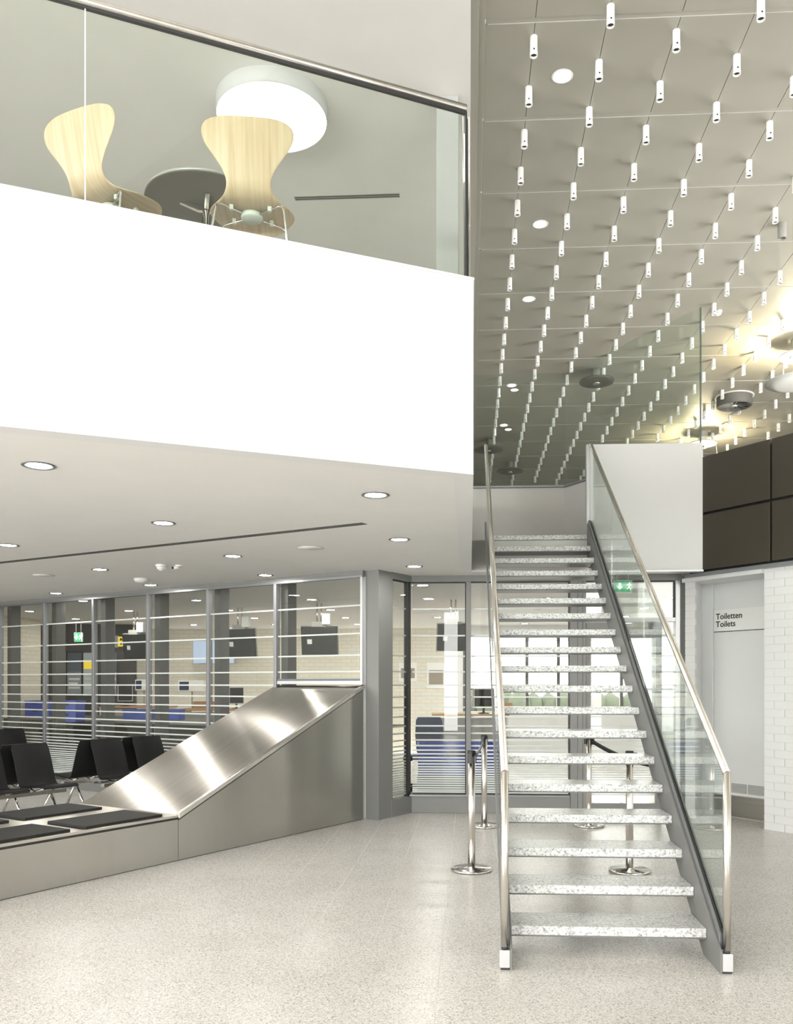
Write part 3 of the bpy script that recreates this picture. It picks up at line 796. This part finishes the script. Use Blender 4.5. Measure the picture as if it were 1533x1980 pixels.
def pendant(x, y, label, power):
    s = root('pendant_uplight', (x, y, ZC), 0, label, 'pendant lamp', 'pendant uplights')
    mk('canopy', G().lathe([(.10, 0), (.10, -.09), (.07, -.10)], 28, cap=False), M['ventgrey'], s)
    mk('ring', G().lathe([(.13, -.20), (.26, -.215), (.275, -.235), (.265, -.25), (.13, -.245)], 44, cap=False), M['plasticw'], s)
    mk('spot', G().lathe([(.07, -.10), (.10, -.19), (.12, -.27), (.09, -.28)], 28, cap=False), M['plasticw'], s)
    mk('bulb', G().lathe([(.09, -.275), (0, -.277)], 28, cap=False), M['spoton'], s)
    for a in range(3):
        c, q = math.cos(a * 2.094), math.sin(a * 2.094)
        mk('wire', G().tube([(.26 * c, .26 * q, -.24), (.30 * c, .30 * q, -.60)], .003, 5), M['plasticw'], s)
    mk('reflector', G().lathe([(0, -.66), (.30, -.645), (.46, -.60), (.47, -.605), (.30, -.66), (0, -.675)], 56, cap=False), M['plasticw'], s)
    l = bpy.data.lights.new('uplight', 'SPOT'); l.energy = power; l.spot_size = R(170); l.spot_blend = .6; l.shadow_soft_size = .14; l.color = (1, .86, .55)
    lo = bpy.data.objects.new('uplight', l); COL.objects.link(lo); lo.parent = s; lo.location = (0, 0, -.585); lo.rotation_euler = (R(180), 0, 0)
pendant(4.78, 12.75, 'white pendant uplight with hanging reflector disc at the right picture edge', 150)
pendant(4.62, 17.3, 'white pendant uplight half hidden behind the grey parapet', 110)
sd = root('smoke_detector', (3.32, 11.7, ZC), 0, 'round white smoke detector on the grey ceiling beside the glass screen edge', 'smoke detector')
mk('base', G().lathe([(.06, 0), (.06, -.02), (.05, -.03)], 24), M['plasticw'], sd); mk('cap', G().lathe([(.045, -.03), (.05, -.045), (.03, -.06), (0, -.062)], 24), M['plasticw'], sd)
sp = root('spot_can', (3.39, 9.52, ZC), 0, 'grey cylinder spotlight among the white ceiling cylinders at right', 'spotlight')
mk('can', G().lathe([(.045, 0), (.045, -.16), (.04, -.165), (.038, -.14)], 24, cap=False), M['ventgrey'], sp); mk('lamp', G().lathe([(.038, -.14), (0, -.14)], 24, cap=False), M['chrome'], sp)

# ================================================================== SOFFIT FIXTURES
SD = [((-2.582, 5.025), 'largest, nearest the lower left of the white parapet'), ((-2.487, 6.869), 'in the second row, left of the slot vent end'), ((-4.349, 7.886), 'cut by the left picture edge'),
      ((-4.222, 9.614), 'left of the smoke detectors, above the slot vent line'), ((-.649, 5.937), 'near the lower right corner of the white parapet'), ((-.633, 7.773), 'right of the slot vent end'),
      ((-2.419, 8.682), 'between the smoke detectors and the flat speaker'), ((-.61, 9.555), 'just above the grey corner column'), ((-2.451, 10.226), 'just above the last facade window'),
      ((-4.212, 11.153), 'beside the white dome, close to the facade head'), ((-5.96, 12.092), 'above the second facade window from the left')]
for (x, y), t in SD: downlight(x, y, ZS, .095, 'round lit downlight in the soffit, ' + t, group='soffit downlights')
a, b = Vector((-6.6, 9.76, ZS)), Vector((-.853, 6.983, ZS)); L = (b - a).length; an = math.atan2(b.y - a.y, b.x - a.x)
sv = root('slot_vent', (*((a + b) / 2).xy, ZS), an, 'long thin dark slot vent running across the white soffit', 'vent')
mk('slot', box(-L / 2, -.042, -.001, L / 2, .042, .0), M['dark'], sv)
for y in (-.046, -.002, .042): mk('blade', box(-L / 2, y, -.0016, L / 2, y + .004, -.0011), M['ventgrey'], sv)
for (x, y), t in (((-1.527, 8.197), 'right'), ((-5.121, 10.078), 'left')):
    q = root('ceiling_speaker', (x, y, ZS), 0, 'flat round white speaker cover in the soffit, %s one' % t, 'speaker')
    mk('cover', G().lathe([(.125, 0), (.122, -.006), (0, -.007)], 32), M['soffit'], q); mk('ring', G().lathe([(.128, 0), (.128, -.004), (.122, -.004)], 32, cap=False), M['ventgrey'], q)
q = root('smoke_detector', (-3.382, 9.277, ZS), 0, 'white smoke detector on the soffit with a tapered cap', 'smoke detector')
mk('base', G().lathe([(.062, 0), (.062, -.022), (.052, -.028)], 24), M['plasticw'], q); mk('cap', G().lathe([(.05, -.028), (.045, -.045), (.018, -.068), (0, -.07)], 24), M['plasticw'], q)
q = root('soffit_camera', (-3.20, 9.33, ZS), 0, 'small white camera with a black lens beside the smoke detector', 'camera')
mk('mount', G().lathe([(.045, 0), (.045, -.012), (.03, -.014)], 20), M['plasticw'], q); mk('body', G().tube([(0, 0, -.012), (-.02, -.02, -.03), (-.05, -.05, -.035)], .018, 10), M['plasticw'], q); mk('lens', G().tube([(-.05, -.05, -.035), (-.058, -.058, -.036)], .015, 10), M['black'], q)
q = root('ceiling_dome', (-4.08, 10.491, ZS), 0, 'white wireless dome on the soffit close to the facade', 'ceiling dome')
mk('base', G().lathe([(.09, 0), (.09, -.008)], 28), M['plasticw'], q); mk('dome', G().lathe([(.088, -.008), (.082, -.03), (.05, -.05), (0, -.055)], 28), M['plasticw'], q)

# ================================================================== OFFICE BEHIND THE GLASS
OB = 20.0
mk('wall_office_back', box(-13, OB, 0, -.25, OB + .1, ZS), M['officebrick'], kind='structure')
mk('wall_office_right', box(4.9, 7.6, 0, 5, 24, ZS), M['white'], kind='structure')
wo = mk('wall_office_window', G().box(-.25, 19.4, 0, 4.9, 19.5, .95).box(-.25, 19.4, 2.62, 4.9, 19.5, ZS).box(-.25, 19.4, .95, -.1, 19.5, 2.62), M['white'], kind='structure')
for k in range(8):
    x = -.1 + k * .70; mk('window_post', box(x - .035, 19.39, .95, x + .035, 19.5, 2.62), M['darkpost'], wo)
mk('window_rail', box(-.1, 19.39, 1.42, 4.9, 19.5, 1.47), M['darkpost'], wo)
a, b = P(22, 1300, 16.6), P(79, 1300, 17.6)
dv = (b - a); dv.z = 0; dv.normalize()
a2 = a - dv * 4
def vplane(name, a, b, z0, z1, t, m, **k):
    nn = Vector((-(b - a).y, (b - a).x, 0)).normalized() * t
    return mk(name, G().prism([(a.x, a.y), (b.x, b.y), (b.x + nn.x, b.y + nn.y), (a.x + nn.x, a.y + nn.y)], z0, z1), m, **k)
mk('wall_office_left', box(-4, 0, 0, (b - a).xy.length, .12, ZS), M['officebrick'], None, (a.x, a.y, 0), (0, 0, math.atan2(dv.y, dv.x)), kind='structure')
c, d = P(79, 1300, 18.6), P(262, 1300, 18.9)
vplane('wall_office_bulkhead', c, d, 2.28, ZS - .001, .12, M['darkwall'], kind='structure')
c2, d2_ = P(79, 1300, 19.3), P(262, 1300, 19.4)
vplane('wall_office_recess', c2, d2_, 0, 2.3, .1, M['darkwall'], kind='structure')
# posters in the dark recess
for k, (x0, x1, col) in enumerate(((108, 127, (.5, .48, .38)), (130, 157, (.33, .36, .38)), (161, 183, (.62, .70, .72)), (207, 225, (.33, .35, .35)))):
    q0, q1 = P(x0, 1345, 19.26), P(x1, 1262, 19.26); wd = (q1 - q0).xy.length
    r = root('poster', (q0.x, q0.y, q0.z), YAW, ['poster with a yellow block at left in the dark office recess', 'dark blue-grey poster with pale lettering rows in the office recess', 'pale blue poster with a yellow field in the office recess', 'narrow grey poster beside the yellow hanging sign'][k], 'poster')
    h = q1.z - q0.z
    mk('sheet', box(0, 0, 0, wd, .01, h), mat('poster_paper_%d' % k, col, .6), r)
    if k in (0, 2): mk('field', box(.01, -.004, h * .62, wd - .01, 0, h * .82), M['yellow'], r)
    else: mk('field', box(0, -.004, h * .55, wd, 0, h), mat('poster_photo_%d' % k, (.12, .14, .18), .5), r)
    for j in range(3): mk('text_line', box(wd * .1, -.004, h * (.36 - .1 * j), wd * (.9 - .15 * (j % 2)), 0, h * (.41 - .1 * j)), M['plasticw'], r)
# service counter along the facade
ct = root('service_counter', fw(1.45, -1.2), FRZ, 'long dark service counter just behind the striped facade', 'counter')
mk('body', box(0, -.9, 0, 7.8, 0, .90), M['counter'], ct); mk('worktop', box(-.02, -1.9, .90, 7.82, .03, .935), M['counter'], ct)
for k in range(1, 7): mk('front_joint', box(k * 1.17 - .004, -.001, .05, k * 1.17 + .004, .004, .88), M['alulight'], ct)
ctz = .935
def crate(px0, px1, pyb, pyt, label, z=ctz, d=None, dep=.4, n='crate'):
    q0 = Pz(px0, pyb, z) if d is None else P(px0, pyb, d); dd_ = proj(*q0)[2]; q1 = P(px1, pyt, dd_)
    wd = (q1 - q0).xy.length; h = q1.z - q0.z
    r = root('crate', (q0.x, q0.y, q0.z), YAW, label, 'crate', 'blue plastic crates')
    t = .012
    mk('shell', G().box(0, 0, 0, wd, t, h).box(0, dep - t, 0, wd, dep, h).box(0, t, 0, t, dep - t, h).box(wd - t, t, 0, wd, dep - t, h).box(t, t, 0, wd - t, dep - t, t), M['blue'], r)
    mk('rim', G().box(-.012, -.012, h - .03, wd + .012, 0, h).box(-.012, dep, h - .03, wd + .012, dep + .012, h).box(-.012, 0, h - .03, 0, dep, h).box(wd, 0, h - .03, wd + .012, dep, h), M['blue'], r)
    mk('handle_slot', box(wd * .36, -.004, h * .58, wd * .64, .0, h * .80), mat('crate_slot', (.01, .02, .12), .6), r)
    return q0, h
crate(48, 87, 1385, 1370, 'lower blue crate of the left pair on the dark counter')
q0, h0 = Pz(48, 1385, ctz), 0
crate(48, 87, 1369.5, 1355, 'upper blue crate of the left pair on the dark counter', d=proj(*q0)[2])
crate(108, 146, 1396, 1376, 'lower blue crate with slots behind the second facade bay')
crate(108, 146, 1375.5, 1355, 'upper blue crate with slots behind the second facade bay', d=proj(*Pz(108, 1396, ctz))[2])
crate(238, 288, 1391, 1372, 'wide bright blue crate behind the third facade bay')
crate(311, 345, 1392, 1372, 'violet-blue crate just left of the wooden desk')
q = Pz(806, 1500, .2)
crate(808, 960, 1500, 1440, 'large blue bin behind the striped glazing beside the column', d=11.55, dep=.6)
mk('low_platform', box(0, 0, 0, 1.2, .8, P(808, 1500, 11.55).z), M['counter'], None, (P(806, 1500, 11.5).x, P(806, 1500, 11.5).y, 0), label='low dark platform carrying the large blue bin', cat='platform')
# desks
def desk(px0, px1, py, d, dep, label, h_off=0):
    a, b = P(px0, py, d), P(px1, py, d); wd = (b - a).xy.length
    r = root('desk', (a.x, a.y, 0), YAW, label, 'desk'); z = a.z
    mk('desk_top', box(0, 0, z - .035, wd, dep, z), M['wooddesk'], r, bevel=.003)
    mk('side_panel', box(.02, .02, 0, .05, dep - .02, z - .036), M['panelgrey'], r); mk('side_panel', box(wd - .05, .02, 0, wd - .02, dep - .02, z - .036), M['panelgrey'], r)
    mk('front_panel', box(.05, .03, .1, wd - .05, .05, z - .06), M['ventgrey'], r)
    return r, z
_, zA = desk(190, 322, 1366, 17.6, .8, 'orange wooden desk behind the third facade bay')
_, zB = desk(345, 520, 1371, 17.2, .8, 'orange wooden desk behind the slide top')
_, zC = desk(836, 985, 1381, 13.4, .8, 'wooden desk behind the front glazing beside the blue office chair')
def monitor(px, d, z, wd, hh, label, rz=0, tilt=0):
    q = P(px, 1340, d); r = root('monitor', (q.x, q.y, z), YAW + rz, label, 'monitor')
    mk('stand', G().lathe([(.09, 0), (.09, .012), (.02, .02), (.018, .16)], 20), M['black'], r)
    mk('screen', box(-wd / 2 + .015, -.026, .115, wd / 2 - .015, -.02, .085 + hh), M['black'], r)
    mk('bezel', box(-wd / 2, -.02, .10, wd / 2, .02, .10 + hh), M['alulight'], r, rot=(tilt, 0, 0), bevel=.004)
monitor(242, 17.9, zA, .30, .34, 'dark monitor with a pale bezel on the left wooden desk', R(20))
monitor(457, 17.5, zB, .30, .34, 'dark monitor with a pale bezel beside the slide edge', R(20))
monitor(935, 13.7, zC, .40, .30, 'dark monitor on the desk behind the stair handrail', R(30))
def device(px0, px1, py0, py1, d, label, m, zt, cat='device', name='label_printer'):
    a, b = P(px0, py1, d), P(px1, py0, d); wd = (b - a).xy.length; h = b.z - a.z
    r = root(name, (a.x, a.y, a.z), YAW, label, cat)
    mk('body', box(0, 0, 0, wd, .18, h), m, r, bevel=.01)
    mk('face_panel', box(wd * .06, -.006, h * .12, wd * .42, 0, h * .9), M['bluedk'], r)
    mk('support_arm', G().tube([(wd / 2, .09, 0), (wd / 2, .09, -.25), (wd / 2, .12, zt - a.z + .01)], .015, 8), M['ventgrey'], r)
device(261, 291, 1314, 1335, 17.9, 'white boxy printer on an arm above the left desk', M['plasticw'], zA)
device(344, 394, 1316, 1337, 17.8, 'blue and white printer on an arm in front of the brick wall', M['plasticw'], zB)
q = P(373, 1362, 17.6); mk('cardboard_box', G().box(0, 0, 0, .40, .25, .14).box(.0, .12, .14, .40, .13, .145), M['cardboard'], None, (q.x, q.y, zB), (0, 0, YAW), .004, label='small brown cardboard box on the wooden desk', cat='box')
q = P(966, 1381, 13.5); mk('cardboard_box', G().box(0, 0, 0, .2, .2, .17).box(0, .095, .17, .2, .105, .174), M['wooddesk'], None, (q.x, q.y, zC), (0, 0, YAW), .004, label='orange box on the desk seen between the stair treads', cat='box')
# hanging monitors
def tv(cx, cy, wpx, hpx, d, pole_top, label, rz=0):
    q = P(cx, cy, d); wd, h = wpx * d / F, hpx * d / F
    r = root('hanging_monitor', (q.x, q.y, q.z), YAW + rz, label, 'monitor', 'monitors hung from the office ceiling')
    t = R(10)
    mk('back_cover', box(-wd / 2, -.05, -h / 2, wd / 2, .0, h / 2), M['black'], r, rot=(t, 0, 0), bevel=.01)
    mk('screen_bezel', box(-wd / 2 - .012, .0, -h / 2 - .012, wd / 2 + .012, .035, h / 2 + .012), M['ventgrey'], r, rot=(t, 0, 0))
    mk('sticker', box(-wd * .33, -.053, -h * .12, -wd * .2, -.05, h * .05), M['plasticw'], r, rot=(t, 0, 0))
    mk('bracket', box(-.12, -.08, h / 2 - .02, .12, .02, h / 2 + .07), M['ventgrey'], r)
    mk('media_box', box(.06, -.12, h / 2 + .02, .20, -.03, h / 2 + .20), M['plasticw'], r, bevel=.01)
    for s in (-.035, .035): mk('pole', G().cyl((s, -.03), .014, h / 2 + .05, ZS - q.z, 10), M['chrome'], r)
tv(264, 1250, 52, 48, 15.6, 1190, 'hanging monitor in the third facade bay, black back', R(-12))
tv(465, 1243, 62, 54, 14.8, 1178, 'hanging monitor in the fifth facade bay, black back', R(-10))
tv(618, 1238, 70, 54, 14.0, 1170, 'hanging monitor in the bay above the slide, black back', R(-6))
tv(876, 1232, 62, 52, 13.4, 1160, 'hanging monitor behind the front glazing beside the mullion', R(6))
q0, q1 = P(372, 1284, 19.7), P(455, 1238, 19.7)
r = root('wall_screen', (q0.x, q0.y, q0.z), 0, 'pale blue lit screen on the back brick wall of the office', 'screen')
mk('casing', box(0, -.0, 0, q1.x - q0.x, .06, q1.z - q0.z), M['ventgrey'], r, bevel=.006); mk('display', box(.02, -.004, .02, q1.x - q0.x - .02, 0, q1.z - q0.z - .02), M['screenblue'], r)
# signs
def exit_sign(q0, q1, label, arrow='down', d=None):
    wd, h = (q1 - q0).xy.length, q1.z - q0.z
    r = root('exit_sign', q0, YAW, label, 'exit sign', 'green escape signs')
    mk('case', box(0, 0, 0, wd, .04, h), M['plasticw'], r); 
    mk('face', box(.01, -.004, .01, wd * .62, 0, h - .01), M['green'], r)
    mk('figure_field', box(wd * .64, -.004, .01, wd - .01, 0, h - .01), M['green'], r)
    cx = wd * .31; u = h / 10
    mk('arrow', G().prism([(cx - u, u * 8), (cx + u, u * 8), (cx + u, u * 5), (cx + 2.6 * u, u * 5.6), (cx, u * 2), (cx - 2.6 * u, u * 5.6), (cx - u, u * 5)], -.007, -.0045, 'y'), M['signwhite'], r)
    x0 = wd * .82
    mk('running_figure', G().prism([(x0 + k * u, z * u) for k, z in ((.2, 8.6), (1, 8.6), (1, 7.6), (1.6, 6.8), (2.4, 6.2), (2.2, 5.7), (1.2, 6), (.8, 4.6), (1.8, 3.2), (1.4, 1.4), (.8, 1.6), (.9, 3), (-.2, 4), (-1, 2.6), (-2.2, 2.6), (-2.2, 3.2), (-1.2, 3.4), (-.6, 5), (-.6, 6.4), (-1.6, 5.4), (-2, 5.8), (-.8, 7.4), (.2, 7.6))], -.007, -.0045, 'y'), M['signwhite'], r)
    mk('hanger', G().tube([(wd * .2, .02, h), (wd * .2, .02, ZS - q0.z)], .006, 6).tube([(wd * .8, .02, h), (wd * .8, .02, ZS - q0.z)], .006, 6), M['alulight'], r)
exit_sign(P(1187, 1146, 10.15), P(1222, 1122, 10.15), 'green escape sign with a white down arrow behind the stair glass')
exit_sign(P(143, 1241, 17.6), P(159, 1223, 17.6), 'small lit escape sign in front of the dark office bulkhead')
q0, q1 = P(228, 1250, 16.9), P(240, 1231, 16.9)
r = root('hanging_sign', q0, YAW, 'yellow hanging sign with black pictograms beside a hung monitor', 'sign')
wd, h = (q1 - q0).xy.length, q1.z - q0.z
mk('grey_panel', box(-.16, 0, -.02, 0, .03, h + .02), M['ventgrey'], r); mk('yellow_panel', box(0, 0, 0, wd, .03, h), M['yellow'], r)
mk('pictogram', G().prism([(wd * .25, h * .6), (wd * .75, h * .6), (wd * .62, h * .85), (wd * .38, h * .85)], -.004, -.001, 'y').box(wd * .35, -.004, h * .18, wd * .65, -.001, h * .42), M['ink'], r)
mk('hanger', G().tube([(-.08, .015, h), (-.08, .015, ZS - q0.z)], .02, 8), M['ventgrey'], r)
# navy office chair behind the front glazing
q = P(818, 1400, 12.7); oc = root('office_chair', (q.x, q.y, 0), R(160), 'navy fabric office chair behind the striped front glazing', 'office chair')
mk('backrest', G().prism([(-.2, .52), (.2, .52), (.225, .8), (.21, 1.02), (.17, 1.08), (-.17, 1.08), (-.21, 1.02), (-.225, .8)], -.26, -.20, 'y'), M['bluedk'], oc, bevel=.02)
mk('seat', box(-.23, -.22, .44, .23, .24, .51), M['bluedk'], oc, bevel=.025)
mk('gas_column', G().cyl((0, 0), .025, .08, .44, 12), M['black'], oc); mk('back_support', box(-.03, -.24, .42, .03, -.19, .6), M['black'], oc)
for k in range(5):
    a = k * 2 * math.pi / 5; mk('foot', G().tube([(0, 0, .1), (.28 * math.cos(a), .28 * math.sin(a), .05)], .018, 8).lathe([(.025, 0), (.03, .025), (.025, .05)], 10, (.28 * math.cos(a), .28 * math.sin(a), 0)), M['black'], oc)
# notices on the office back wall
for k, (x0, x1, y0, y1, lab) in enumerate(((771, 806, 1281, 1318, 'pale notice sheet on the office wall behind the narrow side window'), (825, 861, 1281, 1331, 'larger picture notice on the office wall behind the front glazing'))):
    a, b = PY(x0, y1, OB - .02), PY(x1, y0, OB - .02)
    r = root('notice', a, 0, lab, 'notice'); mk('sheet', box(0, 0, 0, b.x - a.x, .012, b.z - a.z), M['plasticw'], r)
    mk('picture', box(.05, -.004, .08, b.x - a.x - .05, 0, (b.z - a.z) * .7), mat('notice_picture_%d' % k, (.30, .25, .19), .6), r)
# outside the office windows
mk('ground', box(-30, 19.6, -.4, 40, 110, -.2), mat('outdoor_paving', (.55, .54, .52), .8), kind='structure')
hg = G()
for k in range(60):
    x = -16 + k * .9 + random.uniform(-.2, .2); r = random.uniform(.55, .8)
    hg.lathe([(0, -.1), (r * .8, 0), (r, .45), (r * .8, .95), (r * .4, 1.25 + random.uniform(-.15, .15)), (0, 1.35)], 9, (x, 50 + random.uniform(-.5, .5), -.2), cap=False)
mk('hedge', hg, painted('hedge_leaves', (.028, .036, .018), .8, .4, 12), label='dark green hedge outside beyond the office windows', cat='hedge', kind='stuff')
# office downlights
k = 0
for i in range(-6, 3):
    for j in range(0, 5):
        x, y = -.62 + i * 1.82, 11.4 + j * 1.82
        l = (Rf.inverted() @ (Vector((x, y, 0)) - FO))
        if l.y > -.5 or y < 10.8 or x > 4.5 or x < -12.5: continue
        if x < a2.x + 1 and y > 15: continue
        downlight(x, y, ZS, .095, 'round lit downlight in the office ceiling behind the glass', group='office ceiling downlights')
